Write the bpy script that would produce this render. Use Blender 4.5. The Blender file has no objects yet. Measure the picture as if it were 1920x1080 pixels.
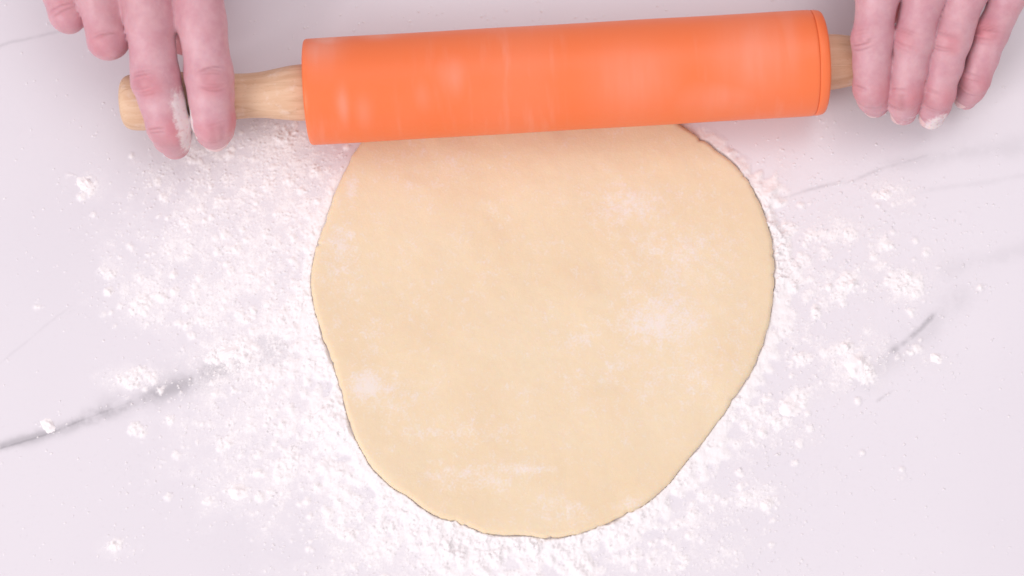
import bpy, math, random
import numpy as np
from mathutils import Vector, Matrix

# ------------------------------------------------------------------ camera, light, exposure
scene = bpy.context.scene
COL = scene.collection
R = math.radians
TILT, DIST, LENS = 12.0, 0.90, 67.5
cam_d = bpy.data.cameras.new('camera')
cam = bpy.data.objects.new('camera', cam_d); COL.objects.link(cam)
cam.location = (0, -DIST * math.sin(R(TILT)), DIST * math.cos(R(TILT)))
cam.rotation_euler = (R(TILT), 0, 0)
cam_d.sensor_width = 36.0; cam_d.lens = LENS
cam_d.clip_start = 0.01; cam_d.clip_end = 50
cam_d.dof.use_dof = True; cam_d.dof.focus_distance = 0.895; cam_d.dof.aperture_fstop = 4.2
scene.camera = cam

world = bpy.data.worlds.new('World'); scene.world = world; world.use_nodes = True
bg = world.node_tree.nodes['Background']
bg.inputs[0].default_value = (1.0, 0.96, 1.0, 1); bg.inputs[1].default_value = 0.71

def area(name, loc, target, size, size_y, power, col):
    d = bpy.data.lights.new(name, 'AREA'); d.shape = 'RECTANGLE'; d.size = size; d.size_y = size_y
    d.energy = power; d.color = col
    o = bpy.data.objects.new(name, d); COL.objects.link(o); o.location = loc
    o.rotation_euler = (Vector(target) - Vector(loc)).to_track_quat('-Z', 'Y').to_euler()
    return o
area('window_light', (-2.7, -2.2, 2.5), (0, 0, 0), 2.0, 2.0, 98, (1.0, 0.975, 1.0))
area('ceiling_light', (0.5, 0.7, 2.6), (0, 0, 0), 1.6, 1.6, 15, (1.0, 0.95, 0.96))

scene.view_settings.view_transform = 'Standard'
scene.view_settings.look = 'None'
scene.view_settings.exposure = 0.0
scene.view_settings.gamma = 1.0

# ------------------------------------------------------------------ helpers
ct, st = math.cos(R(TILT)), math.sin(R(TILT))
CAMP = np.array(cam.location)
RIGHT = np.array([1, 0, 0.]); UP = np.array([0, ct, st]); FWD = np.array([0, st, -ct])
KX = 18.0 / LENS

def at(px, py, z=0.0):
    """photograph pixel (1920x1080) -> the point at height z (metres) seen there"""
    d = FWD + RIGHT * (px - 960) / 960 * KX + UP * (540 - py) / 960 * KX
    t = (z - CAMP[2]) / d[2]
    return CAMP + d * t

def at_many(pts, z=0.0):
    return np.array([at(p[0], p[1], z) for p in pts])

def link_mesh(name, verts, faces, mat=None, parent=None, smooth=True):
    me = bpy.data.meshes.new(name)
    verts = np.asarray(verts, dtype=np.float64)
    if isinstance(faces, np.ndarray):
        nv, nf, k = len(verts), len(faces), faces.shape[1]
        me.vertices.add(nv); me.vertices.foreach_set('co', verts.astype(np.float32).ravel())
        me.loops.add(nf * k); me.loops.foreach_set('vertex_index', faces.astype(np.int32).ravel())
        me.polygons.add(nf)
        me.polygons.foreach_set('loop_start', np.arange(0, nf * k, k, dtype=np.int32))
        me.update(calc_edges=True); me.validate()
    else:
        me.from_pydata([tuple(v) for v in verts], [], faces); me.update()
    if smooth:
        me.polygons.foreach_set('use_smooth', np.ones(len(me.polygons), dtype=bool))
    if mat: me.materials.append(mat)
    o = bpy.data.objects.new(name, me); COL.objects.link(o)
    if parent: o.parent = parent
    return o

def set_attr(o, name, vals):
    a = o.data.attributes.new(name, 'FLOAT', 'POINT')
    a.data.foreach_set('value', np.asarray(vals, dtype=np.float32))

def tag(o, label=None, cat=None, group=None, kind=None):
    if label: o['label'] = label
    if cat: o['category'] = cat
    if group: o['group'] = group
    if kind: o['kind'] = kind
    return o

def empty(name, loc):
    o = bpy.data.objects.new(name, None); COL.objects.link(o); o.location = loc
    o.empty_display_size = 0.02
    return o

def lathe(profile, A, D, n=72):
    """profile [(along, radius)] revolved round axis D from A"""
    D = np.array(D) / np.linalg.norm(D)
    u = np.cross(D, [0, 0, 1.]); u /= np.linalg.norm(u); v = np.cross(D, u)
    th = np.linspace(0, 2 * math.pi, n, endpoint=False)
    ring = np.cos(th)[:, None] * u + np.sin(th)[:, None] * v
    V = np.concatenate([np.array(A) + D * s + ring * r for s, r in profile])
    F = []
    for i in range(len(profile) - 1):
        for j in range(n):
            F.append((i * n + j, (i + 1) * n + j, (i + 1) * n + (j + 1) % n, i * n + (j + 1) % n))
    return V, np.array(F)[:, ::-1]

class Nodes:
    """small shader-node builder"""
    def __init__(s, name):
        s.m = bpy.data.materials.new(name); s.m.use_nodes = True
        s.t = s.m.node_tree; s.n = s.t.nodes; s.b = s.n['Principled BSDF']
    def _in(s, sock, v):
        if isinstance(v, bpy.types.NodeSocket): s.t.links.new(v, sock)
        elif v is not None:
            if hasattr(sock.default_value, '__len__') and not hasattr(v, '__len__'): v = (v, v, v)
            if hasattr(v, '__len__') and len(sock.default_value) == 4 and len(v) == 3: v = (*v, 1)
            sock.default_value = v
    def math(s, op, a, b=None, c=None, clamp=False):
        n = s.n.new('ShaderNodeMath'); n.operation = op; n.use_clamp = clamp
        for i, v in enumerate((a, b, c)): s._in(n.inputs[i], v)
        return n.outputs[0]
    def vmath(s, op, a, b=None):
        n = s.n.new('ShaderNodeVectorMath'); n.operation = op
        s._in(n.inputs[0], a); s._in(n.inputs[1], b)
        return n.outputs['Value'] if op in ('DOT_PRODUCT', 'LENGTH') else n.outputs[0]
    def pos(s): return s.n.new('ShaderNodeNewGeometry').outputs['Position']
    def obj(s): return s.n.new('ShaderNodeTexCoord').outputs['Object']
    def noise(s, vec, scale, detail=4, rough=0.5, dist=0.0):
        n = s.n.new('ShaderNodeTexNoise'); s._in(n.inputs['Vector'], vec)
        n.inputs['Scale'].default_value = scale; n.inputs['Detail'].default_value = detail
        n.inputs['Roughness'].default_value = rough; n.inputs['Distortion'].default_value = dist
        return n.outputs['Fac']
    def ramp(s, v, lo, hi, a=0.0, b=1.0, smooth=True):
        n = s.n.new('ShaderNodeMapRange'); n.interpolation_type = 'SMOOTHSTEP' if smooth else 'LINEAR'
        s._in(n.inputs[0], v)
        for i, x in enumerate((lo, hi, a, b)): s._in(n.inputs[i + 1], x)
        return n.outputs[0]
    def mix(s, f, a, b):
        n = s.n.new('ShaderNodeMix'); n.data_type = 'RGBA'
        s._in(n.inputs[0], f); s._in(n.inputs[6], a); s._in(n.inputs[7], b)
        return n.outputs[2]
    def attr(s, name):
        n = s.n.new('ShaderNodeAttribute'); n.attribute_name = name; return n.outputs['Fac']
    def bump(s, h, strength, dist, normal=None):
        n = s.n.new('ShaderNodeBump'); n.inputs['Strength'].default_value = strength
        n.inputs['Distance'].default_value = dist; s._in(n.inputs['Height'], h)
        if normal: s._in(n.inputs['Normal'], normal)
        return n.outputs[0]
    def scale(s, vec, xyz): return s.vmath('MULTIPLY', vec, xyz)
    def out(s, color=None, rough=None, spec=None, normal=None, sss=None, sss_r=None, coat=None):
        b = s.b.inputs
        s._in(b['Base Color'], color)
        if rough is not None: s._in(b['Roughness'], rough)
        if spec is not None: b['Specular IOR Level'].default_value = spec
        if normal: s._in(b['Normal'], normal)
        if sss: b['Subsurface Weight'].default_value = sss; b['Subsurface Scale'].default_value = sss_r[0]; b['Subsurface Radius'].default_value = sss_r[1]
        if coat: b['Coat Weight'].default_value = coat
        return s.m

rng = np.random.default_rng(11)
random.seed(4)

def field(ny, nx, wl, seed, band=0.45):
    """band-limited random field, unit variance; wl = wavelength in cells"""
    r = np.random.default_rng(seed)
    fy = np.fft.fftfreq(ny)[:, None]; fx = np.fft.rfftfreq(nx)[None, :]
    f = np.hypot(fx, fy); f0 = 1.0 / wl
    H = np.exp(-((f - f0) / (band * f0)) ** 2)
    g = np.fft.irfft2(np.fft.rfft2(r.normal(size=(ny, nx))) * H, s=(ny, nx))
    return g / g.std()

def bilin(img, y, x):
    y = np.clip(y, 0, img.shape[0] - 1.001); x = np.clip(x, 0, img.shape[1] - 1.001)
    iy = y.astype(int); ix = x.astype(int); fy = y - iy; fx = x - ix
    return (img[iy, ix] * (1 - fy) * (1 - fx) + img[iy, ix + 1] * (1 - fy) * fx
            + img[iy + 1, ix] * fy * (1 - fx) + img[iy + 1, ix + 1] * fy * fx)

def smoothstep(a, b, x):
    t = np.clip((x - a) / (b - a), 0, 1); return t * t * (3 - 2 * t)

# ------------------------------------------------------------------ marble countertop
def marble_material(dust=False):
    N = Nodes('floured_marble' if dust else 'marble')
    p = N.pos()
    wob = N.math('SUBTRACT', N.noise(p, 22, 5, 0.6), 0.5)
    wob2 = N.math('SUBTRACT', N.noise(p, 90, 4, 0.6), 0.5)
    brk = N.noise(p, 60, 4, 0.65)
    total = None
    def vein(p0, p1, w0, w1, strength, amp=0.010, bend=0.0, gap=0.35, sharp=2.0):
        nonlocal total
        a, b = at(*p0), at(*p1); d = b - a; L = np.linalg.norm(d); d /= L; q = np.array([-d[1], d[0], 0])
        rel = N.vmath('SUBTRACT', p, tuple(a))
        t = N.math('DIVIDE', N.vmath('DOT_PRODUCT', rel, tuple(d)), L)
        s = N.vmath('DOT_PRODUCT', rel, tuple(q))
        s = N.math('MULTIPLY_ADD', wob, amp, s)
        s = N.math('MULTIPLY_ADD', wob2, amp * 0.25, s)
        tt = N.math('MULTIPLY', t, N.math('SUBTRACT', 1.0, t))
        s = N.math('MULTIPLY_ADD', tt, bend, s)
        w = N.math('MULTIPLY_ADD', t, w1 - w0, w0)
        w = N.math('MULTIPLY', w, N.math('MULTIPLY_ADD', brk, 1.0, 0.5))
        x = N.math('DIVIDE', N.math('ABSOLUTE', s), N.math('MAXIMUM', w, 1e-5))
        m = N.math('EXPONENT', N.math('MULTIPLY', N.math('POWER', x, sharp), -1.0))
        ends = N.math('MULTIPLY', N.ramp(t, 0.0, 0.12), N.ramp(t, 1.0, 0.78))
        m = N.math('MULTIPLY', N.math('MULTIPLY', m, ends), N.ramp(brk, gap, gap + 0.2, 0.40, 1.0))
        m = N.math('MULTIPLY', m, strength)
        total = m if total is None else N.math('MAXIMUM', total, m)
    vein((-160, 888), (560, 632), 0.0010, 0.0066, 0.47, 0.006, 0.010)       # the broad vein, lower left
    vein((-160, 888), (330, 716), 0.0006, 0.0016, 0.60, 0.005, 0.010)
    vein((150, 778), (620, 610), 0.004, 0.012, 0.22, 0.010, 0.008)
    vein((1664, 666), (1768, 576), 0.0019, 0.0015, 0.50, 0.006)             # short vein, right
    vein((1600, 735), (1840, 520), 0.005, 0.006, 0.16, 0.008)
    vein((1430, 382), (1600, 332), 0.0007, 0.0010, 0.36, 0.005, gap=.45)             # thin vein, upper right
    vein((1570, 345), (1770, 283), 0.0008, 0.0012, 0.30, 0.006, gap=.48)
    vein((1640, 318), (2050, 250), 0.003, 0.006, 0.12, 0.010)
    vein((1700, 365), (2000, 318), 0.0012, 0.0016, 0.08, 0.008)
    vein((1640, 755), (1680, 728), 0.0008, 0.0006, 0.20, 0.002)
    vein((-120, 118), (150, 48), 0.0007, 0.0009, 0.18, 0.006)               # hairlines, left
    vein((-40, 715), (150, 560), 0.0006, 0.0006, 0.07, 0.006)
    vein((1750, 520), (2000, 440), 0.005, 0.004, 0.10, 0.012)
    cloud = N.ramp(N.noise(p, 5.5, 3, 0.5), 0.35, 0.75)
    base = N.mix(cloud, (0.745, 0.70, 0.738), (0.715, 0.67, 0.712))
    colr = N.mix(total, base, (0.16, 0.150, 0.165))
    if dust:                                        # a thin dusting lets the marble show between the grains
        g = N.noise(p, 1500, 3, 0.6); ta = N.attr('thick')
        gg = N.math('ADD', N.math('MULTIPLY', g, 0.6), N.math('MULTIPLY', N.noise(p, 650, 3, 0.65), 0.7))
        th = N.math('ADD', ta, N.math('MULTIPLY', N.math('SUBTRACT', gg, 0.65), N.ramp(ta, 0.0, 0.25, 0.0, 1.3)))
        m = N.ramp(th, 0.02, 0.95, 0.0, 1.0, smooth=False)
        fc = N.mix(N.noise(p, 260, 3, 0.6), (0.90, 0.855, 0.855), (0.87, 0.82, 0.825))
        return N.out(N.mix(m, colr, fc), N.ramp(m, 0, 0.3, 0.28, 0.95), 0.4, N.bump(N.math('MULTIPLY', g, m), 0.2, 0.0004))
    return N.out(colr, 0.28, 0.4)

M_MARBLE = marble_material()
def countertop():
    x0, x1, y0, y1, z0, c = -0.70, 0.70, -0.50, 0.46, -0.030, 0.003
    def rect(i, z): return [(x0 + i, y0 + i, z), (x1 - i, y0 + i, z), (x1 - i, y1 - i, z), (x0 + i, y1 - i, z)]
    V = rect(0, z0) + rect(0, -c) + rect(c, 0)
    F = [(3, 2, 1, 0), (8, 9, 10, 11)]
    for k in (0, 4):
        for i in range(4): F.append((k + i, k + (i + 1) % 4, k + 4 + (i + 1) % 4, k + 4 + i))
    o = link_mesh('countertop', V, F, M_MARBLE, smooth=False)
    tag(o, 'white marble countertop with grey veins', 'countertop', kind='structure')
countertop()

# ------------------------------------------------------------------ dough
OUT_PX = [(1240, 214), (1275, 234), (1310, 257), (1345, 283), (1380, 312), (1405, 345), (1428, 387), (1442, 432), (1450, 480),
          (1452, 530), (1447, 580), (1437, 626), (1420, 670), (1398, 715), (1368, 760), (1338, 800), (1305, 845), (1272, 885),
          (1240, 920), (1205, 947), (1170, 967), (1130, 986), (1090, 999), (1050, 1006), (1000, 1008), (950, 1004), (900, 994),
          (855, 982), (820, 968), (780, 944), (740, 915), (705, 885), (680, 850), (661, 810), (646, 760), (633, 710), (621, 668),
          (605, 630), (592, 590), (584, 550), (584, 510), (592, 470), (605, 430), (618, 390), (635, 345), (652, 310), (672, 275),
          (705, 232), (760, 200), (850, 180), (960, 170), (1080, 174), (1180, 192)]
DT = 0.0030
def closed_spline(P, n):
    P = np.asarray(P); m = len(P); out = []
    for i in range(m):
        a, b, c, d = P[i - 1], P[i], P[(i + 1) % m], P[(i + 2) % m]
        for t in np.linspace(0, 1, 24, endpoint=False):
            out.append(0.5 * (2 * b + (c - a) * t + (2 * a - 5 * b + 4 * c - d) * t * t + (3 * b - a - 3 * c + d) * t ** 3))
    out = np.array(out); seg = np.linalg.norm(np.diff(np.vstack([out, out[:1]]), axis=0), axis=1)
    s = np.concatenate([[0], np.cumsum(seg)]); q = np.linspace(0, s[-1], n, endpoint=False)
    o2 = np.vstack([out, out[:1]])
    return np.stack([np.interp(q, s, o2[:, k]) for k in range(o2.shape[1])], 1)
NA = 1400
EDGE = closed_spline(at_many(OUT_PX, 0.0012)[:, :2], NA)
CEN = EDGE.mean(0)

def ring_noise(n, wl, seed):
    r = np.random.default_rng(seed); f = np.fft.rfftfreq(n); H = np.exp(-((f - 1 / wl) / (0.6 / wl)) ** 2)
    g = np.fft.irfft(np.fft.rfft(r.normal(size=n)) * H, n); return g / g.std()
rag = 0.00022 * ring_noise(NA, 70, 1) + 0.00010 * ring_noise(NA, 24, 2) + 0.00005 * ring_noise(NA, 9, 3)
notch = np.zeros(NA)
for k in range(24):                       # small cracks in the rim
    c = rng.integers(NA); w = rng.uniform(1.2, 3.0); dd = (np.arange(NA) - c + NA // 2) % NA - NA // 2
    notch += rng.uniform(0.0003, 0.0012) * np.exp(-(dd / w) ** 2)
dirn = EDGE - CEN; rad = np.linalg.norm(dirn, axis=1); dirn /= rad[:, None]
EDGE_R = rad + rag - np.clip(notch, 0, 0.0012)
EDGE2 = CEN + dirn * EDGE_R[:, None]

FLOUR_SPOTS = [  # px, py, rx, ry, strength : floured patches on the dough
    (1175, 385, 60, 30, .75), (1240, 600, 62, 45, .85), (1265, 480, 95, 60, .5), (688, 722, 26, 26, 1.1), (725, 745, 55, 30, .55),
    (978, 880, 40, 9, .9), (890, 890, 80, 22, .55), (640, 470, 30, 60, .6), (1080, 640, 30, 25, .45), (800, 320, 120, 40, .3),
    (1290, 700, 90, 60, .4), (1050, 960, 60, 18, .5), (660, 350, 10, 26, .8), (1200, 950, 30, 12, .9), (1170, 700, 130, 80, .3),
    (780, 560, 110, 90, .18), (920, 400, 200, 40, .16), (1330, 380, 40, 70, .25), (1380, 620, 30, 60, .3), (850, 800, 120, 30, .35),
    (700, 650, 25, 60, .35), (1020, 460, 60, 14, .25), (820, 345, 22, 7, .6), (1290, 350, 100, 25, .22), (640, 560, 26, 50, .35)]
def dough():
    s = np.concatenate([np.linspace(0.02, 0.90, 90), 0.90 + 0.10 * np.sin(np.linspace(0, 1, 22)[1:] * math.pi / 2) ** 1])
    n = NA // 2
    er, dr = EDGE_R[::2], dirn[::2]
    V = []; ns = len(s)
    rr_mm = s[:, None] * er[None, :]
    dist_in = (1 - s)[:, None] * er[None, :]                    # distance from the rim
    rnd = 0.0024
    z = DT * (0.30 + 0.70 * np.sqrt(np.clip(1 - (1 - np.clip(dist_in / rnd, 0, 1)) ** 2, 0, 1)))
    bulge = 0.0002 * np.exp(-((dist_in - 0.006) / 0.005) ** 2)   # rim a little thicker than the rolled middle
    X = CEN[0] + dr[None, :, 0] * rr_mm; Y = CEN[1] + dr[None, :, 1] * rr_mm
    G = field(400, 400, 40, 5) * 0.00012 + field(400, 400, 15, 6) * 0.00004 + field(400, 400, 90, 7) * 0.00022
    fy, fx = (Y + 0.16) / 0.32 * 399, (X + 0.16) / 0.32 * 399
    z = z + (bulge + bilin(G, fy, fx)) * np.clip(dist_in / 0.003, 0, 1)
    # lateral smear of flour
    W1 = field(400, 400, 26, 8); W2 = field(400, 400, 9, 9)
    fl = np.zeros_like(X)
    for px, py, rx, ry, k in FLOUR_SPOTS:
        c = at(px, py, DT); sx, sy = rx * 0.00034, ry * 0.00034
        wob = 1 + 0.35 * bilin(W1, fy, fx) * 0.6
        fl = np.maximum(fl, k * np.exp(-(((X - c[0]) / sx) ** 2 + ((Y - c[1]) / sy) ** 2) * wob.clip(.3, 3)))
    fl = fl * .85 + 0.09 * np.clip(bilin(W1, fy, fx), -1, 2) + 0.07 * bilin(W2, fy, fx) + .03
    fl *= np.clip(dist_in / 0.004, 0.15, 1)
    V = np.stack([X, Y, z], -1).reshape(-1, 3)
    base = np.stack([EDGE2[::2, 0], EDGE2[::2, 1], np.full(n, 0.0)], 1)
    under = np.stack([CEN[0] + dr[:, 0] * (er - 0.0009), CEN[1] + dr[:, 1] * (er - 0.0009), np.full(n, 0.00015)], 1)
    V = np.vstack([V, under, [[CEN[0], CEN[1], z[0].mean()]], [[CEN[0], CEN[1], 0.00015]]])
    F = []
    j = np.arange(n); j2 = (j + 1) % n
    for i in range(ns):                                          # last band runs rim -> underside
        F.append(np.stack([i * n + j, (i + 1) * n + j, (i + 1) * n + j2, i * n + j2], 1))
    F = [tuple(f) for f in np.vstack(F)]
    top, bot = (ns + 1) * n, (ns + 1) * n + 1
    F += [(top, int(a), int(b)) for a, b in zip(j, j2)] + [(bot, int(ns * n + b), int(ns * n + a)) for a, b in zip(j, j2)]
    N = Nodes('dough')
    p = N.pos()
    fa = N.attr('flour')
    g1 = N.noise(p, 900, 2, 0.6); g2 = N.noise(p, 300, 3, 0.6)
    gr = N.math('ADD', N.math('MULTIPLY', g1, 0.55), N.math('MULTIPLY', g2, 0.45))
    m = N.ramp(N.math('ADD', fa, N.math('MULTIPLY', N.math('SUBTRACT', gr, 0.5), 2.6)), 0.10, 1.05, 0.0, 0.72)
    speck = N.math('MULTIPLY', N.ramp(g1, 0.66, 0.74), 0.35)
    m = N.math('MAXIMUM', m, speck)
    tone = N.ramp(N.noise(p, 18, 3, 0.5), 0.3, 0.7)
    c = N.mix(tone, (0.79, 0.625, 0.43), (0.805, 0.655, 0.465))
    c = N.mix(N.ramp(g2, 0.35, 0.65, 0, 0.12), c, (0.70, 0.51, 0.31))
    c = N.mix(m, c, (0.83, 0.75, 0.725))
    nb = N.bump(N.math('ADD', g2, N.math('MULTIPLY', g1, 0.5)), 0.35, 0.0004)
    mat = N.out(c, 0.72, 0.25, nb, 0.25, (0.004, (1.0, 0.6, 0.3)))
    o = link_mesh('dough', V, F, mat)
    set_attr(o, 'flour', np.concatenate([fl.ravel(), np.zeros(n), [fl[0].mean(), 0]]))
    tag(o, 'round sheet of pale rolled dough on the floured marble', 'dough')
dough()

# ------------------------------------------------------------------ flour on the counter
def flour_material():
    N = Nodes('flour'); p = N.pos()
    g = N.noise(p, 1500, 3, 0.6); g2 = N.noise(p, 260, 3, 0.6)
    c = N.mix(g2, (0.91, 0.86, 0.86), (0.88, 0.825, 0.83))
    return N.out(c, 0.95, 0.1, N.bump(g, 0.25, 0.0004))
M_FLOUR = flour_material(); M_DUST = marble_material(True)

SP = 0.00048
GX0, GX1, GY0, GY1 = -0.275, 0.275, -0.165, 0.165
gnx, gny = int((GX1 - GX0) / SP), int((GY1 - GY0) / SP)

FL_BLOBS = [  # px, py, rx, ry, amount : where flour was thrown
    (470, 480, 190, 190, .72), (560, 320, 130, 110, .62), (330, 560, 150, 60, .55), (540, 560, 90, 160, .7), (420, 340, 160, 90, .42),
    (560, 690, 110, 110, .78), (560, 850, 150, 130, .62), (700, 960, 130, 90, .8), (870, 1040, 170, 60, .9), (760, 1060, 220, 60, .5),
    (1080, 1050, 170, 50, .66), (1300, 950, 120, 90, .58), (1430, 800, 80, 70, .8), (1590, 680, 60, 50, .85), (1500, 640, 70, 90, .5),
    (1590, 530, 110, 70, .62), (1700, 530, 60, 30, .6), (1480, 480, 60, 130, .7), (1570, 440, 110, 60, .5), (1650, 365, 70, 60, .5),
    (1480, 310, 70, 70, .3), (1750, 470, 120, 120, .28), (1430, 940, 70, 40, .45), (1550, 240, 25, 60, .3), (430, 655, 60, 18, .4),
    (250, 710, 80, 25, .55), (470, 760, 160, 90, .45), (400, 900, 160, 90, .34), (1250, 1040, 200, 60, .4), (300, 460, 120, 100, .4),
    (520, 260, 90, 40, .7), (385, 285, 60, 25, .6), (1440, 900, 260, 160, .2), (1700, 670, 120, 80, .25), (220, 1025, 60, 25, .3), (960, 40, 500, 60, .12)]
LUMPS = [(205, 515, 9), (265, 570, 14), (300, 555, 10), (455, 590, 10), (440, 470, 9), (350, 420, 8), (410, 380, 9), (530, 265, 16), (545, 250, 10),
         (500, 350, 9), (455, 655, 16), (400, 672, 12), (600, 810, 9), (545, 860, 16), (530, 885, 12), (390, 940, 7),
         (420, 832, 11), (255, 806, 11), (320, 790, 6), (250, 710, 14), (285, 712, 9), (650, 1000, 12), (720, 990, 14), (670, 940, 10), (690, 1040, 10),
         (860, 1030, 22), (930, 1040, 18), (1000, 1030, 15), (1110, 1020, 12), (1190, 1040, 12), (1280, 1050, 10), (1320, 930, 10), (1395, 935, 12),
         (1438, 943, 10), (1300, 965, 8), (1455, 790, 14), (1420, 770, 12), (1500, 745, 12), (1400, 800, 10), 
         (1585, 655, 14), (1620, 700, 16), (1560, 660, 8), (1500, 670, 12), (1470, 620, 9), (1530, 590, 9), (1590, 530, 16), (1575, 555, 10),
         (1700, 530, 15), (1720, 540, 12), (1680, 520, 9), (1592, 438, 10), (1662, 456, 10), (1520, 440, 9), (1480, 430, 11),
         (1465, 470, 13), (1470, 500, 12), (1510, 490, 9), (1545, 470, 8), (1718, 655, 9), (1710, 592, 5), (1650, 500, 7),
         (1838, 540, 6), (1735, 475, 5), (1692, 893, 6), (130, 330, 5), (165, 355, 8), (70, 575, 5), (215, 1022, 10), (195, 590, 5),
         (265, 525, 6), (310, 370, 6), (545, 335, 8), (570, 380, 8), (590, 320, 10), (470, 520, 9), (500, 440, 8), (380, 600, 9), (350, 610, 7)]
CLUMPS = [(90, 798, 10), (1660, 365, 12), (1606, 686, 24), (447, 922, 18), (1755, 672, 11), (428, 662, 24), (161, 347, 15), (1481, 764, 20)]
def flour():
    ys = GY0 + np.arange(gny) * SP; xs = GX0 + np.arange(gnx) * SP
    X, Y = np.meshgrid(xs, ys)
    # distance to the dough rim on a coarse grid
    k = 4
    Xc, Yc = X[::k, ::k], Y[::k, ::k]
    E = EDGE2[::3]; dmin = np.full(Xc.shape, 9.0); ang_i = np.zeros(Xc.shape, int)
    for i, e in enumerate(E):
        d = np.hypot(Xc - e[0], Yc - e[1]); b = d < dmin; dmin[b] = d[b]; ang_i[b] = i
    th = np.arctan2(Yc - CEN[1], Xc - CEN[0]); te = np.arctan2(dirn[:, 1], dirn[:, 0]); o = np.argsort(te)
    rr = np.interp(th, te[o], EDGE_R[o], period=2 * math.pi)
    sign = np.where(np.hypot(Xc - CEN[0], Yc - CEN[1]) < rr, -1, 1)
    iy, ix = np.mgrid[0:gny, 0:gnx] / k
    dist = bilin(dmin * sign, iy, ix)
    n1 = field(gny, gnx, 2.6, 21, .6); n2 = field(gny, gnx, 6, 22, .6); n3 = field(gny, gnx, 17, 23, .6); n4 = field(gny, gnx, 60, 24, .7)
    dens = np.zeros(X.shape)
    for px, py, rx, ry, a in FL_BLOBS:
        a *= .65 if px > 1400 else .82
        c = at(px, py); sx, sy = rx * .00025, ry * .00025
        dens = 1 - (1 - dens) * (1 - a * np.exp(-((X - c[0]) / sx) ** 2 - ((Y - c[1]) / sy) ** 2))
    for px, py, r in LUMPS + CLUMPS:               # dust round every clump
        c = at(px, py); q2 = (r * .00025 * 2.4) ** 2
        dens = 1 - (1 - dens) * (1 - .30 * np.exp(-((X - c[0]) ** 2 + (Y - c[1]) ** 2) / q2))
    dens = np.maximum(dens, 0.03)
    # rim: flour pushed into a low ridge by the dough
    thf = np.arctan2(Y - CEN[1], X - CEN[0])
    edge_amt = np.interp(thf, *zip(*[(R(a), b) for a, b in [(-180, .75), (-160, 1.0), (-140, 1.0), (-120, 1.0), (-100, 1.25), (-80, 1.3), (-60, 1.1),
                    (-45, 1.0), (-30, .7), (-10, .6), (5, 1.1), (12, 1.6), (22, 1.6), (32, 1.1), (42, .7), (52, .15), (90, .0), (140, .0), (160, .3), (180, .75)]]))
    ridge_w = np.interp(thf, *zip(*[(R(a), b) for a, b in [(-180, .010), (-160, .014), (-140, .013), (-110, .014), (-90, .013), (-60, .009), (-30, .005),
                    (-5, .005), (10, .008), (25, .006), (45, .003), (90, .002), (140, .002), (170, .006), (180, .010)]]))
    w = ridge_w * (1 + 0.28 * n4 + 0.16 * n3)
    q = np.clip(dist / np.maximum(w, .0015), 0, 3)
    ridge = edge_amt * np.exp(-q ** 2.4) * smoothstep(-.0008 + .0006 * n4, .0006 + .0006 * n4, dist)
    cov = dens + 0.10 * n4 * np.clip(dens * 4, 0, 1) + .06 * n3 * np.clip(dens * 3, 0, 1)
    h = (cov * 1.9 + 0.20 * n3 + 0.22 * n2 + 0.24 * n1 - 0.95) * 0.00017
    h = np.maximum(np.maximum(h, -.00003), -.00001 + .00005 * smoothstep(.08, .30, cov) + .000006 * n2)
    h = np.where(h > .0003, .0003 + (h - .0003) * .5, h)
    h += ridge * (0.00115 + 0.00022 * n4 + 0.00018 * n3 + 0.00008 * n2 + 0.00004 * n1)
    def lump(px, py, r, hgt, rough=.35):
        c = at(px, py); R_ = r * .00025
        y0, y1 = np.searchsorted(ys, [c[1] - 2 * R_, c[1] + 2 * R_]); x0, x1 = np.searchsorted(xs, [c[0] - 2 * R_, c[0] + 2 * R_])
        if y1 - y0 < 2 or x1 - x0 < 2: return
        sl = (slice(y0, y1), slice(x0, x1))
        d2 = ((X[sl] - c[0]) ** 2 + (Y[sl] - c[1]) ** 2) / R_ ** 2
        b = hgt * (np.exp(-d2 * 1.5) * (1 + .20 * n2[sl] + .28 * n3[sl] + .08 * n1[sl]) - .12)
        h[sl] = np.where(b > 0, np.maximum(h[sl], 0) * .6 + b, h[sl])
    for px, py, r in LUMPS:
        lump(px, py, r * 1.35, r * .00025 * .29)
        for k in range(3): lump(px + rng.normal() * r * .9, py + rng.normal() * r * .7, r * rng.uniform(.4, .9), r * .00025 * .16)
    pr = np.clip(dens - .05, .0015, 1) ** 1.3; pr /= pr.sum()
    pick = rng.choice(dens.size, 2200, p=pr.ravel())
    for i in pick:
        y, x = divmod(int(i), gnx)
        if dist[y, x] < 0.001: continue
        rel = np.array([xs[x], ys[y], 0.]) - CAMP
        f = rel @ FWD; px = 960 + rel @ RIGHT / f / KX * 960; py = 540 - rel @ UP / f / KX * 960
        r = 2.0 + 6.5 * rng.random() ** 5
        lump(px, py, r * 1.25, r * .00025 * .27)
    pr = (dens + .012) * (dist > .001); pr /= pr.sum()
    for i in rng.choice(dens.size, 4600, p=pr.ravel()):      # loose grains
        y, x = divmod(int(i), gnx)
        h[y, x] = max(h[y, x], 0) + rng.uniform(.0002, .0005)
        if rng.random() < .5: h[y, min(x + 1, gnx - 1)] = max(h[y, min(x + 1, gnx - 1)], h[y, x] * .8)
        if rng.random() < .4: h[min(y + 1, gny - 1), x] = max(h[min(y + 1, gny - 1), x], h[y, x] * .7)
    h = np.where(dist < 0.0001, -0.0004, h)
    h = np.clip(h, -0.00035, 0.0042)
    keep = h > 0.0
    kq = keep[:-1, :-1] | keep[1:, :-1] | keep[:-1, 1:] | keep[1:, 1:]
    idx = np.arange(gny * gnx).reshape(gny, gnx)
    q = np.stack([idx[:-1, :-1][kq], idx[:-1, 1:][kq], idx[1:, 1:][kq], idx[1:, :-1][kq]], 1)
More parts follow.
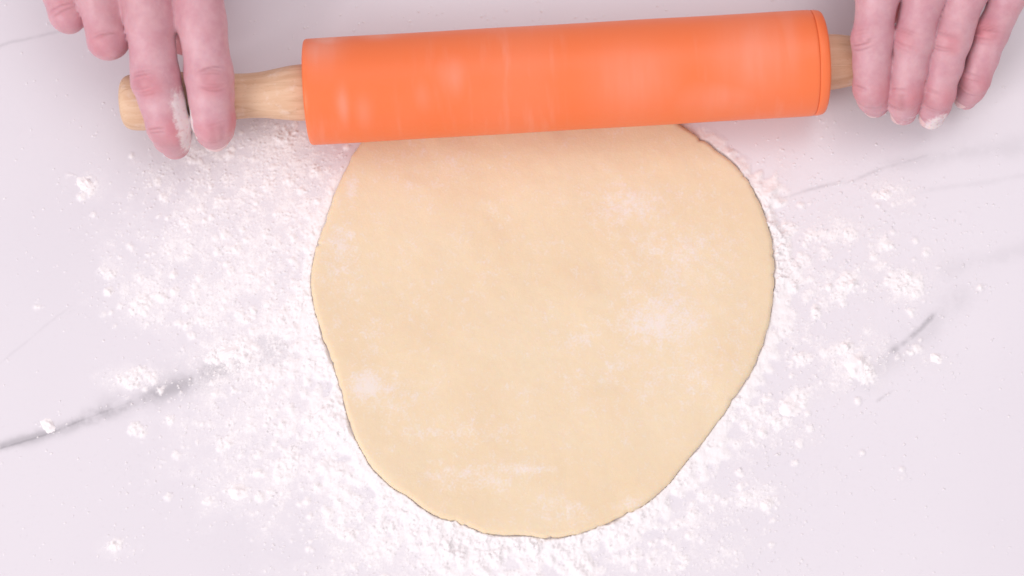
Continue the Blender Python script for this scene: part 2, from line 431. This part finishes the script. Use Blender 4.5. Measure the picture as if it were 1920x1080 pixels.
    used = np.unique(q); remap = np.zeros(gny * gnx, int); remap[used] = np.arange(len(used))
    jit = field(gny, gnx, 2.2, 31) * SP * .2
    V = np.stack([(X + jit).ravel()[used], (Y + jit[::-1]).ravel()[used], h.ravel()[used]], 1)
    o = link_mesh('flour', V, remap[q], M_DUST)
    set_attr(o, 'thick', np.clip(.52 * smoothstep(.05, .95, cov).ravel()[used] + np.clip(h.ravel()[used] - .00005, 0, 1) / 0.00034, 0, 1))
    tag(o, 'white flour scattered over the marble around the dough', 'flour', kind='stuff')
flour()

def flour_clump(px, py, rx, ry, ang, seed, label):
    r = np.random.default_rng(seed); n, m = 56, 16
    th = np.linspace(0, 2 * math.pi, n, endpoint=False)
    sub = [(r.uniform(-.55, .55), r.uniform(-.55, .55), r.uniform(.14, .34), r.uniform(-.3, .9)) for _ in range(26)]
    out = 1 + sum(r.normal() * .16 / k ** .7 * np.cos(k * th + r.uniform(0, 6.28)) for k in range(2, 12))
    V = []
    for i in range(m + 1):
        s = (i / m)
        oo = 1 + (out - 1) * s ** 3; x, y = np.cos(th) * s * oo, np.sin(th) * s * oo
        z = .17 * (1 - s ** 2) * np.ones(n) if i < m else np.full(n, -0.03)
        if i < m:
            for a, b, w, k in sub: z = z + .15 * k * np.exp(-((x - a) ** 2 + (y - b) ** 2) / w ** 2) * (1 - s ** 4)
            
        V.append(np.stack([x, y, z], 1))
    V = np.vstack(V); c = at(px, py); k = .00025
    z = V[:, 2] * min(rx, ry) * k
    ca, sa = math.cos(R(ang)), math.sin(R(ang))
    X, Y = V[:, 0] * rx * k, V[:, 1] * ry * k
    V = np.stack([X * ca - Y * sa, X * sa + Y * ca, z], 1)
    j = np.arange(n); j2 = (j + 1) % n
    F = np.vstack([np.stack([i * n + j, (i + 1) * n + j, (i + 1) * n + j2, i * n + j2], 1) for i in range(m)])
    F = [tuple(int(q) for q in f) for f in F] + [tuple(int(m * n + q) for q in j[::-1])]
    o = link_mesh('flour_clump', V, F, M_FLOUR); o.location = c
    tag(o, label, 'flour clump', 'larger clumps of flour')
flour_clump(90, 798, 17, 11, -40, 1, 'small flour clump sitting on the long grey vein near the left edge')
flour_clump(1660, 365, 13, 12, 10, 2, 'round flour clump on bare marble below the thin vein at upper right')
flour_clump(1606, 686, 22, 28, 20, 3, 'largest flour clump between the dough and the short dark vein')
flour_clump(447, 922, 20, 16, 0, 4, 'flour clump on open marble below the long vein, lower left')
flour_clump(1755, 672, 13, 10, -30, 5, 'rightmost flour clump, just below the short dark vein')
flour_clump(428, 662, 34, 14, 22, 6, 'long flour clump lying across the faded right end of the long vein')
flour_clump(161, 347, 15, 19, 35, 7, 'lone crumbly flour clump on bare marble below the curled fingers')
flour_clump(1481, 764, 22, 19, 30, 8, 'flour clump beside the lower right rim of the dough')

# ------------------------------------------------------------------ rolling pin
AX_Z = DT + 0.0246
AL, AR = at(576, 173, AX_Z), at(1542, 117, AX_Z)
AXD = (AR - AL) / np.linalg.norm(AR - AL); AXLEN = np.linalg.norm(AR - AL)
PIN_ROT = math.atan2(AXD[1], AXD[0])

def local_axis(N):
    """coordinates along / round the pin"""
    p = N.pos(); rel = N.vmath('SUBTRACT', p, tuple(AL))
    side = np.array([-AXD[1], AXD[0], 0])
    s = N.vmath('DOT_PRODUCT', rel, tuple(AXD)); a = N.vmath('DOT_PRODUCT', rel, tuple(side)); b = N.vmath('DOT_PRODUCT', rel, (0, 0, 1))
    n = N.n.new('ShaderNodeCombineXYZ'); N._in(n.inputs[0], s); N._in(n.inputs[1], a); N._in(n.inputs[2], b)
    return n.outputs[0], s, a, b

def silicone_material():
    N = Nodes('orange_silicone'); v, s, a, b = local_axis(N)
    streak = N.noise(N.scale(v, (1.0, 0.14, 0.14)), 200, 3, 0.5)
    patch = N.noise(N.scale(v, (1.0, 0.6, 0.6)), 16, 3, 0.5)
    fine = N.noise(v, 700, 2, 0.6)
    f = N.math('MULTIPLY', N.ramp(streak, 0.50, 0.78), N.ramp(patch, 0.42, 0.68))
    f = N.math('MULTIPLY', f, 0.11)
    f = N.math('ADD', f, N.math('MULTIPLY', N.ramp(patch, 0.48, 0.75), 0.05))
    def smear(ss, aa, ws, wa, k):
        nonlocal f
        x = N.math('DIVIDE', N.math('SUBTRACT', s, ss), ws); y = N.math('DIVIDE', N.math('SUBTRACT', a, aa), wa)
        e = N.math('ADD', N.math('MULTIPLY', x, x), N.math('MULTIPLY', y, y))
        e = N.math('ADD', e, N.math('MULTIPLY', N.math('SUBTRACT', streak, 0.5), 1.2))
        g = N.math('MULTIPLY', N.math('EXPONENT', N.math('MULTIPLY', e, -1.0)), k)
        f = N.math('MAXIMUM', f, N.math('MINIMUM', g, 0.42))
    smear(0.011, 0.021, 0.0065, 0.006, .55); smear(0.009, 0.014, 0.008, 0.010, .28)
    smear(0.0175, -0.014, 0.0026, 0.007, .22); smear(0.027, -0.017, 0.004, 0.006, .10); smear(0.036, 0.021, 0.006, 0.003, .3)
    smear(0.054, -0.012, 0.0040, 0.006, .08); smear(0.205, -0.002, 0.018, 0.018, .17); smear(0.150, -0.010, 0.018, 0.014, .15)
    smear(0.222, 0.004, 0.005, 0.020, .12); smear(0.190, -0.019, 0.020, 0.006, .14); smear(0.068, -0.004, 0.006, 0.008, .16)
    c = N.mix(N.math('MINIMUM', f, 0.75), (0.865, 0.185, 0.057), (0.88, 0.56, 0.50))
    nb = N.bump(fine, 0.06, 0.0003)
    return N.out(c, N.ramp(f, 0, .5, 0.42, 0.75), 0.35, nb, 0.12, (0.002, (1, .3, .1)))
M_SIL = silicone_material()

def wood_material():
    N = Nodes('beech_wood'); v, s, a, b = local_axis(N)
    g = N.noise(N.scale(v, (0.05, 1, 1)), 420, 4, 0.6, 0.3)
    fib = N.noise(N.scale(v, (0.12, 1, 1)), 1100, 3, 0.6)
    rings = N.noise(N.scale(v, (0.10, 1, 1)), 85, 2, 0.5, 1.2)
    flk = N.noise(N.scale(v, (0.30, 1, 1)), 1500, 1, 0.5)
    c = N.mix(N.ramp(g, 0.3, 0.7), (0.72, 0.495, 0.335), (0.66, 0.425, 0.27))
    c = N.mix(N.math('MULTIPLY', N.ramp(N.math('ABSOLUTE', N.math('SUBTRACT', rings, 0.5)), 0.05, 0.0), 0.28), c, (0.46, 0.26, 0.14))
    c = N.mix(N.ramp(flk, 0.66, 0.74, 0, 0.3), c, (0.42, 0.24, 0.13))
    dust = N.math('MULTIPLY', N.ramp(N.noise(v, 130, 4, 0.65), 0.52, 0.72), 0.30)
    c = N.mix(dust, c, (0.85, 0.79, 0.77))
    return N.out(c, 0.5, 0.35, N.bump(fib, 0.2, 0.0003), None)
M_WOOD = wood_material()

HANDLE = [(-.004, .0098), (-.0012, .0100), (0.0, .0128), (0.003, .0130), (0.008, .0126), (0.014, .0117), (0.020, .0108), (0.026, .0104), (0.032, .0105),
          (0.040, .0112), (0.050, .0121), (0.060, .0129), (0.069, .0134), (0.077, .0133), (0.0815, .0128), (0.0838, .0119), (0.0852, .0104),
          (0.0860, .0080), (0.0864, .0040), (0.0865, .0002)]
def smooth_profile(P, n=70):
    P = np.array(P); t = np.arange(len(P)); q = np.linspace(0, len(P) - 1, n); out = []
    for x in q:
        i = min(int(x), len(P) - 2); f = x - i
        a, b, c, d = P[max(i - 1, 0)], P[i], P[i + 1], P[min(i + 2, len(P) - 1)]
        r = 0.5 * (2 * b + (c - a) * f + (2 * a - 5 * b + 4 * c - d) * f * f + (3 * b - a - 3 * c + d) * f ** 3)
        out.append((r[0], max(r[1], .0001)))
    return out
def rolling_pin():
    mid = (AL + AR) / 2
    root = empty('rolling_pin', (mid[0], mid[1], DT))
    def part(name, V, F, mat, label=None):
        o = link_mesh(name, V - np.array([mid[0], mid[1], DT]), F, mat, root)
        if label: o['label'] = label
        return o
    Rr = 0.0246
    L = AXLEN; e = 0.0052
    prof = [(0.0009, .0132), (0.0003, .0140), (0.0000, .0160), (0.0000, .0230), (0.0002, .0238), (0.0006, .0243), (0.0012, .02455), (0.0030, Rr)]
    prof += [(x, Rr + 0.00006 * math.sin(x * 90)) for x in np.linspace(0.008, L - e - 0.004, 60)]
    prof += [(L - e - .0012, Rr), (L - e - .0003, Rr - .0001), (L - e, Rr - .0004), (L - e, .0200)]
    V, F = lathe(prof, AL, AXD, 128)
    part('sleeve', V, F, M_SIL, 'orange silicone sleeve smeared with flour')
    rim = [(L - e + .0001, .0200), (L - e + .0001, Rr - .0004), (L - e + .0004, Rr - .00015), (L - e + .0010, Rr - .0001), (L - .0030, Rr - .0002), (L - .0014, Rr - .0005),
           (L - .0006, Rr - .0011), (L - .0001, Rr - .0022), (L, .0180), (L, .0150), (L - .0003, .0140), (L - .0009, .0132)]
    V, F = lathe(rim, AL, AXD, 128)
    part('sleeve_rim', V, F, M_SIL, 'orange rim closing the end of the sleeve')
    V, F = lathe([(.0012, .0003), (.0012, .0190), (.0022, .0198), (L - .0022, .0198), (L - .0012, .0190), (L - .0012, .0003)], AL, AXD, 64)
    part('barrel', V, F, M_WOOD)
    hp = smooth_profile(HANDLE)
    V, F = lathe(hp, AL, -AXD, 72); part('handle', V, F, M_WOOD)
    V, F = lathe([(a * .92, r) for a, r in hp], AR, AXD, 72); part('handle', V, F, M_WOOD)
    tag(root, 'orange silicone rolling pin with wooden handles, held across the dough', 'rolling pin')
rolling_pin()

# ------------------------------------------------------------------ hands (one continuous skin each, from a blended distance field)
def axis_y(x): return AL[1] + (x - AL[0]) * AXD[1] / AXD[0]
def on_handle(px, fwd, z):
    """point fwd mm in front of the handle's axis, z mm above the counter, in picture column px"""
    y = axis_y(at(px, 150, z / 1000)[0]) - fwd / 1000
    # column px at that y, z
    d_f = np.array([0, y, z / 1000]) - CAMP; f = d_f @ FWD
    return np.array([(px - 960) / 960 * KX * f, y, z / 1000])
def P(px, py, z): return at(px, py, z / 1000)

def round_cone(X, Y, Z, a, b, ra, rb):
    ba = b - a; l2 = ba @ ba
    px, py, pz = X - a[0], Y - a[1], Z - a[2]
    t = np.clip((px * ba[0] + py * ba[1] + pz * ba[2]) / l2, 0, 1)
    dx, dy, dz = px - t * ba[0], py - t * ba[1], pz - t * ba[2]
    return np.sqrt(dx * dx + dy * dy + dz * dz) - (ra + (rb - ra) * t)

def smin(a, b, k):
    h = np.clip(k - np.abs(a - b), 0, None) / k
    return np.minimum(a, b) - h * h * k * 0.25

def surface_nets(f, org, h):
    ins = f < 0
    nx, ny, nz = f.shape
    c = [ins[i:nx - 1 + i, j:ny - 1 + j, k:nz - 1 + k] for i in (0, 1) for j in (0, 1) for k in (0, 1)]
    s = sum(x.astype(np.int8) for x in c)
    mix = (s > 0) & (s < 8)
    ii, jj, kk = np.nonzero(mix); n = len(ii)
    vid = -np.ones(mix.shape, np.int64); vid[mix] = np.arange(n)
    acc = np.zeros((n, 3)); cnt = np.zeros(n)
    cor = [(i, j, k) for i in (0, 1) for j in (0, 1) for k in (0, 1)]
    val = {q: f[ii + q[0], jj + q[1], kk + q[2]] for q in cor}
    for q in cor:
        for ax in range(3):
            if q[ax]: continue
            r = list(q); r[ax] = 1; r = tuple(r)
            a, b = val[q], val[r]; m = (a < 0) != (b < 0)
            t = np.where(m, a / np.where(m, a - b, 1), 0)
            pt = np.tile(np.array(q, float), (n, 1)); pt[:, ax] += t
            acc[m] += pt[m]; cnt[m] += 1
    V = org + h * (np.stack([ii, jj, kk], 1) + acc / cnt[:, None])
    quads = []
    for ax in range(3):
        o1, o2 = (ax + 1) % 3, (ax + 2) % 3
        sl0 = [slice(None)] * 3; sl1 = [slice(None)] * 3
        sl0[ax] = slice(0, -1); sl1[ax] = slice(1, None)
        ch = ins[tuple(sl0)] != ins[tuple(sl1)]
        I = np.stack(np.nonzero(ch), 1)
        ok = (I[:, o1] > 0) & (I[:, o2] > 0) & (I[:, o1] < f.shape[o1] - 1) & (I[:, o2] < f.shape[o2] - 1)
        I = I[ok]
        def cell(d1, d2):
            J = I.copy(); J[:, o1] -= d1; J[:, o2] -= d2; return vid[J[:, 0], J[:, 1], J[:, 2]]
        q = np.stack([cell(1, 1), cell(0, 1), cell(0, 0), cell(1, 0)], 1)
        flip = ~ins[tuple(I.T)]
        q[flip] = q[flip][:, ::-1]
        quads.append(q)
    return V, np.vstack(quads)

def skin_material():
    N = Nodes('skin'); p = N.pos()
    red, fl, crease = N.attr('red'), N.attr('flour'), N.attr('crease')
    mot = N.noise(p, 75, 5, 0.7); fine = N.noise(p, 900, 3, 0.6); cell = N.noise(p, 380, 3, 0.6)
    c = N.mix(N.ramp(mot, 0.25, 0.75), (0.66, 0.395, 0.43), (0.56, 0.272, 0.318))
    c = N.mix(N.ramp(N.noise(p, 28, 2, 0.5), 0.42, 0.66, 0.0, 0.18), c, (0.52, 0.27, 0.27))
    c = N.mix(N.math('MULTIPLY', N.ramp(red, 0.0, 1.0), 0.75), c, (0.58, 0.165, 0.195))
    c = N.mix(N.math('MULTIPLY', crease, 0.65, clamp=True), c, (0.36, 0.12, 0.14))
    g = N.noise(p, 420, 4, 0.7)
    m = N.ramp(N.math('ADD', fl, N.math('MULTIPLY', N.math('SUBTRACT', g, 0.5), 1.3)), 0.35, 0.85, 0, 0.75)
    c = N.mix(m, c, (0.86, 0.80, 0.79))
    h = N.math('ADD', N.math('MULTIPLY', cell, 0.6), N.math('MULTIPLY', fine, 0.4))
    nb = N.bump(h, 0.45, 0.0005)
    return N.out(c, N.ramp(m, 0, .7, 0.46, 0.9), 0.4, nb, 0.45, (0.0025, (1.0, 0.35, 0.22)))
M_SKIN = skin_material()
def nail_material():
    N = Nodes('nail'); p = N.pos()
    c = N.mix(N.noise(p, 300, 3), (0.80, 0.56, 0.55), (0.76, 0.50, 0.50))
    return N.out(c, 0.3, 0.5, None, 0.2, (0.001, (1, .4, .3)))
M_NAIL = nail_material()

H = 0.00075
def make_hand(label, fingers, thumb, wrist, elbow, flour_fn, red_seed):
    """fingers: list of dicts pts (MCP, PIP, DIP, tip), rad ; thumb likewise; wrist: two points across; elbow: forearm end"""
    allp = np.vstack([np.vstack([f['pts'] for f in fingers]), np.array(thumb['pts']), np.array(wrist), [elbow]])
    lo = allp.min(0) - 0.034; hi = allp.max(0) + 0.034
    n = np.ceil((hi - lo) / H).astype(int)
    gx = (lo[0] + np.arange(n[0]) * H).astype(np.float32); gy = (lo[1] + np.arange(n[1]) * H).astype(np.float32); gz = (lo[2] + np.arange(n[2]) * H).astype(np.float32)
    BIG = 0.05
    def box(a, b, r):
        l = np.minimum(a, b) - r - 0.013; u = np.maximum(a, b) + r + 0.013
        i0 = np.clip(((l - lo) / H).astype(int), 0, n); i1 = np.clip(((u - lo) / H).astype(int) + 1, 0, n)
        return tuple(slice(p, q) for p, q in zip(i0, i1))
    def add(fld, a, b, ra, rb, k):
        sl = box(a, b, max(ra, rb))
        d = round_cone(gx[sl[0]][:, None, None], gy[sl[1]][None, :, None], gz[sl[2]][None, None, :], a, b, ra, rb).astype(np.float32)
        fld[sl] = smin(fld[sl], d, k)
    new = lambda: np.full(tuple(n), BIG, np.float32)
    palm = new()
    wa, wb = np.array(wrist[0]), np.array(wrist[1])
    mc = [f['pts'][0] for f in fingers]
    nF = len(fingers)
    for i, f in enumerate(fingers):
        t = i / (nF - 1); w = wa * (1 - t) + wb * t
        m = f['pts'][0]; low = np.array([0, 0, -0.006])
        add(palm, m + low * .7, w, f['rad'][0] * 0.98, 0.0165, 0.012)                      # metacarpal
        add(palm, m + low * 1.9 + (w - m) * 0.12, w + low * 1.5, 0.0095, 0.0160, 0.012)      # palm pad
    for i in range(nF - 1):                                                                # webs and the knuckle row
        a, b = fingers[i]['pts'], fingers[i + 1]['pts']
        add(palm, mc[i] + [0, 0, -0.005], mc[i + 1] + [0, 0, -0.005], 0.0085, 0.0085, 0.008)
        fa, fb = fingers[i].get('web', .38), fingers[i + 1].get('web', .38)
        add(palm, a[0] + (a[1] - a[0]) * fa + [0, 0, -.003], b[0] + (b[1] - b[0]) * fb + [0, 0, -.003], 0.0048, 0.0048, 0.007)
    ew = (wa + wb) / 2
    for w, k in ((wa, -1), (wb, 1)):
        add(palm, w, np.array(elbow) + (w - ew) * 0.9, 0.0185, 0.026, 0.014)
    hand = palm.copy()
    def chain(pts, rad, kp):
        fld = new()
        for i in range(len(pts) - 1): add(fld, pts[i], pts[i + 1], rad[i], rad[i + 1], 0.0035)
        return fld
    for f in fingers + [thumb]:
        p, r = f['pts'], f['rad']
        pts, rads = [p[0]], [r[0]]
        for i in range(1, 4):                               # slight waist between the joints, full joints
            m = (p[i - 1] + p[i]) / 2
            pts += [m, p[i]]; rads += [(r[i - 1] + r[i]) / 2 * (0.972 if i < 3 else 1.03), r[i]]
        fld = chain(pts, rads, 0)
        # pads on the palm side of the phalanges
        hand = np.minimum(hand, np.where(np.abs(fld - palm) < 0.008, smin(fld, palm, 0.006), fld))
        f['fld'] = None
    V, F = surface_nets(hand, lo, H)
    # ---- normals
    def normals(V):
        v0, v1, v2, v3 = (V[F[:, i]] for i in range(4))
        fn = np.cross(v2 - v0, v3 - v1); N_ = np.zeros_like(V)
        for i in range(4): np.add.at(N_, F[:, i], fn)
        return N_ / np.maximum(np.linalg.norm(N_, axis=1), 1e-12)[:, None]
    # relax the lattice
    E = np.vstack([F[:, [0, 1]], F[:, [1, 2]], F[:, [2, 3]], F[:, [3, 0]]])
    for it in range(3):
        acc = np.zeros_like(V); cnt = np.zeros(len(V))
        np.add.at(acc, E[:, 0], V[E[:, 1]]); np.add.at(cnt, E[:, 0], 1)
        V = V * 0.5 + 0.5 * acc / cnt[:, None]
    Nn = normals(V)
    # ---- colour and creases by finger coordinates
    red = np.zeros(len(V)); crease = np.zeros(len(V)); best = np.full(len(V), 9.0); swell = np.zeros(len(V))
    rs = np.random.default_rng(red_seed)
    for f in fingers + [thumb]:
        p = f['pts']; lens = [np.linalg.norm(p[i + 1] - p[i]) for i in range(3)]
        cum = np.concatenate([[0], np.cumsum(lens)])
        s_best = np.zeros(len(V)); d_best = np.full(len(V), 9.0); lat = np.zeros(len(V)); dors = np.zeros(len(V))
        plane = np.cross(p[1] - p[0], p[2] - p[1]); plane /= np.linalg.norm(plane)      # joint hinge direction
        lat_sign = np.sign(plane[0])
        for i in range(3):
            a, b = p[i], p[i + 1]; d = (b - a) / lens[i]
            t = (V - a) @ d; tc = np.clip(t, -0.02 if i == 0 else 0, lens[i] + (0.012 if i == 2 else 0))
            q = V - a - tc[:, None] * d; dd = np.linalg.norm(q, axis=1)
            m = dd < d_best
            up = np.cross(plane, d); up *= np.sign(up @ np.array([0, -0.25, 1.0]) + 1e-9)
            d_best[m] = dd[m]; s_best[m] = cum[i] + tc[m]; lat[m] = (q @ plane)[m]; dors[m] = (Nn @ up)[m]
        own = d_best < best; best[own] = d_best[own]
        dm = smoothstep(0.15, 0.75, dors)
        r_f = np.zeros(len(V)); c_f = np.zeros(len(V)); w_f = np.zeros(len(V))
        for jn, (ctr, amp) in enumerate(((cum[1], 1.0), (cum[2], 0.75))):
            r_f += amp * rs.uniform(.35, .7) * np.exp(-((s_best - ctr - rs.normal() * .0015) / 0.0055) ** 2 - ((lat - rs.normal() * .0025) / .0070) ** 2) * dm
            camp = rs.uniform(.55, 1.1); tilt_ = rs.normal() * .12
            w_f += amp * np.exp(-((s_best - ctr) / 0.0042) ** 2) * dm
            for k, (o, cv) in enumerate(((-.0036, 30), (-.0022, 22), (-.0006, 4), (.0010, -12), (.0026, -26), (.0040, -34))):
                o = o * (1 if jn == 0 else .7) + rs.normal() * .0003
                lim = np.exp(-(lat / (0.0052 if jn == 0 else .0042)) ** 4)
                line = s_best - ctr - o - cv * (lat - rs.normal() * .0012) ** 2 * (1 if jn == 0 else .6) * rs.uniform(.5, 1.3) - tilt_ * lat
                c_f += camp * amp * rs.uniform(.15, 1) * np.exp(-(line / 0.00048) ** 2) * lim * dm
        r_f += 0.65 * smoothstep(cum[2] - 0.006, cum[3] + 0.003, s_best) * (0.35 + .65 * (1 - dm))
        r_f += 0.35 * np.exp(-((s_best - (cum[0] - 0.002)) / 0.009) ** 2) * dm
        r_f += 0.5 * np.exp(-((s_best - cum[2]) / 0.010) ** 2) * smoothstep(.002, .008, lat * lat_sign)
        red[own] = r_f[own]; crease[own] = c_f[own]; swell[own] = w_f[own]
    wob = np.zeros(len(V))                                  # uneven flesh
    for k in range(26):
        wv = rs.normal(size=3); wv *= 2 * math.pi / rs.uniform(.007, .018) / np.linalg.norm(wv)
        wob += np.sin(V @ wv + rs.uniform(0, 6.28))
    V = V + Nn * (wob / 3.6 * 0.00010)[:, None]
    V = V + Nn * (swell * 0.00028 - np.clip(crease, 0, 1.2) * 0.00055)[:, None]
    fl = flour_fn(V)
    base = np.array([ew[0], ew[1], 0.0]); base = np.array(fingers[1]['pts'][3]) * [1, 1, 0]
    root = empty('hand', tuple(base))
    o = link_mesh('skin', V - base, F[:, ::-1] if False else F, M_SKIN, root)
    set_attr(o, 'red', np.clip(red, 0, 1.3)); set_attr(o, 'crease', crease); set_attr(o, 'flour', fl)
    # ---- nails
    for f in fingers + [thumb]:
        p, r = f['pts'], f['rad']
        d = p[3] - p[2]; Ld = np.linalg.norm(d); d /= Ld
        plane = np.cross(p[1] - p[0], p[2] - p[1]); plane /= np.linalg.norm(plane)
        up = np.cross(plane, d)
        if up @ (p[2] - (p[1] + p[3]) / 2) < 0: up = -up
        nu, nv = 11, 13; VV = []
        for layer in (0.00035, -0.0006):
            for iu in range(nu):
                u = iu / (nu - 1)
                s = Ld * 0.42 + (Ld * 0.58 + r[3] * 0.62) * u
                rr = np.interp(s, [0, Ld], [r[2], r[3]]) * 1.0
                if s > Ld: rr = math.sqrt(max(r[3] ** 2 - (s - Ld) ** 2 * .9, 0)) 
                wid = 0.93 * (1 - 0.25 * (1 - u) ** 4 - .22 * max(u - .8, 0) * 4 * max(u - .8, 0))
                for iv in range(nv):
                    v = (iv / (nv - 1) - .5) * 2; a = v * wid
                    sv = s - 0.0011 * (1 - u) * (1 - v * v) * 0 - (0.0016 * v * v if u > .5 else -0.0018 * v * v) * abs(u - .5) * 2
                    q = p[2] + d * sv + (up * math.cos(a) + plane * math.sin(a)) * (rr + layer)
                    VV.append(q - base)
        FF = []
        o2 = nu * nv
        for i in range(nu - 1):
            for j in range(nv - 1):
                k = i * nv + j
                FF += [(k, k + nv, k + nv + 1, k + 1), (o2 + k, o2 + k + 1, o2 + k + nv + 1, o2 + k + nv)]
        rim = [j for j in range(nv)] + [i * nv + nv - 1 for i in range(1, nu)] + [(nu - 1) * nv + j for j in range(nv - 2, -1, -1)] + [i * nv for i in range(nu - 2, 0, -1)]
        for a, b in zip(rim, rim[1:] + rim[:1]): FF.append((a, b, o2 + b, o2 + a))
        link_mesh('fingernail', VV, FF, M_NAIL, o)
    tag(root, label, 'hand')
    return root

def fz(V): return np.zeros(len(V))
mm = lambda *r: [x / 1000 for x in r]
# hand on the picture's left: index and middle over the handle, ring and little finger curled beyond its end
LH = [dict(pts=[P(72, -112, 60), P(128, 26, 50), P(140, 14, 29), P(150, -30, 17)], rad=mm(9.5, 8.2, 7.4, 6.6), web=.34),
      dict(pts=[P(165, -85, 64), P(203, 72, 52), P(216, 58, 29), P(224, 6, 16)], rad=mm(10.5, 9.2, 8.4, 7.4), web=.36),
      dict(pts=[P(270, -62, 67), on_handle(292, -3, 50.5), on_handle(316, 15.5, 38), on_handle(328, 18.5, 19)], rad=mm(11.4, 10.6, 9.5, 7.3), web=.42),
      dict(pts=[P(366, -55, 66), on_handle(392, -3, 50.5), on_handle(400, 14.5, 38), on_handle(402, 16, 20)], rad=mm(11.2, 10.6, 9.5, 7.2), web=.42)]
LT = dict(pts=[P(395, -195, 46), P(398, -80, 33), P(366, 0, 24), P(345, 72, 20)], rad=mm(13, 10.5, 9.6, 8.0))
def flour_left(V):
    f = LH[2]['pts']; out = np.zeros(len(V))
    for a, b in ((f[1], f[2]), (f[2], f[3])):
        d = b - a; L = np.linalg.norm(d); d = d / L
        t = np.clip((V - a) @ d, -0.004, L + .004); q = V - a - t[:, None] * d
        lat = q[:, 0]
        near = smoothstep(.0135, .0115, np.linalg.norm(q, axis=1))
        out = np.maximum(out, near * smoothstep(0.0018, 0.0080, lat) * 0.85 * (smoothstep(-.002, .012, t) if a is f[1] else 1))
    tip = LH[3]['pts'][3]
    out = np.maximum(out, 0.55 * smoothstep(.011, .004, np.linalg.norm(V - (tip + np.array([-.003, -.004, -.006])), axis=1)))
    return out
make_hand('hand gripping the handle with two fingers over it and two curled past its end', LH, LT, [P(150, -430, 98), P(330, -440, 100)], P(190, -800, 185), flour_left, 3)

RH = [dict(pts=[P(1655, -100, 66), on_handle(1636, -3, 50.0), on_handle(1634, 17.5, 38), on_handle(1642, 19.5, 19)], rad=mm(10.2, 9.0, 7.8, 6.3), web=.42),
      dict(pts=[P(1760, -118, 68), on_handle(1713, -1, 50.5), on_handle(1697, 20, 38), on_handle(1694, 23.5, 18)], rad=mm(10.2, 8.9, 7.7, 6.3), web=.42),
      dict(pts=[P(1845, -112, 66), on_handle(1783, 0, 49.5), on_handle(1758, 21, 37), on_handle(1747, 26, 17)], rad=mm(9.8, 8.7, 7.6, 6.1), web=.40),
      dict(pts=[P(1930, -90, 60), on_handle(1857, -2, 47), on_handle(1828, 15, 36), on_handle(1812, 19, 20)], rad=mm(8.6, 7.5, 6.7, 5.6), web=.36)]
RT = dict(pts=[P(1615, -240, 46), P(1612, -130, 33), P(1655, -50, 24), P(1682, 12, 20)], rad=mm(13, 10.5, 9.6, 8.0))
def flour_right(V):
    out = np.zeros(len(V))
    for i, k in ((2, .8), (1, .45), (3, .35)):
        f = RH[i]['pts']; c = f[3] + np.array([.001, -.005, .003])
        out = np.maximum(out, k * smoothstep(.013, .004, np.linalg.norm((V - c) * [1.3, 1, .6], axis=1)))
    return out
make_hand('hand gripping the handle with all four fingers wrapped over it', RH, RT, [P(1720, -480, 98), P(1900, -470, 100)], P(1880, -840, 185), flour_right, 8)
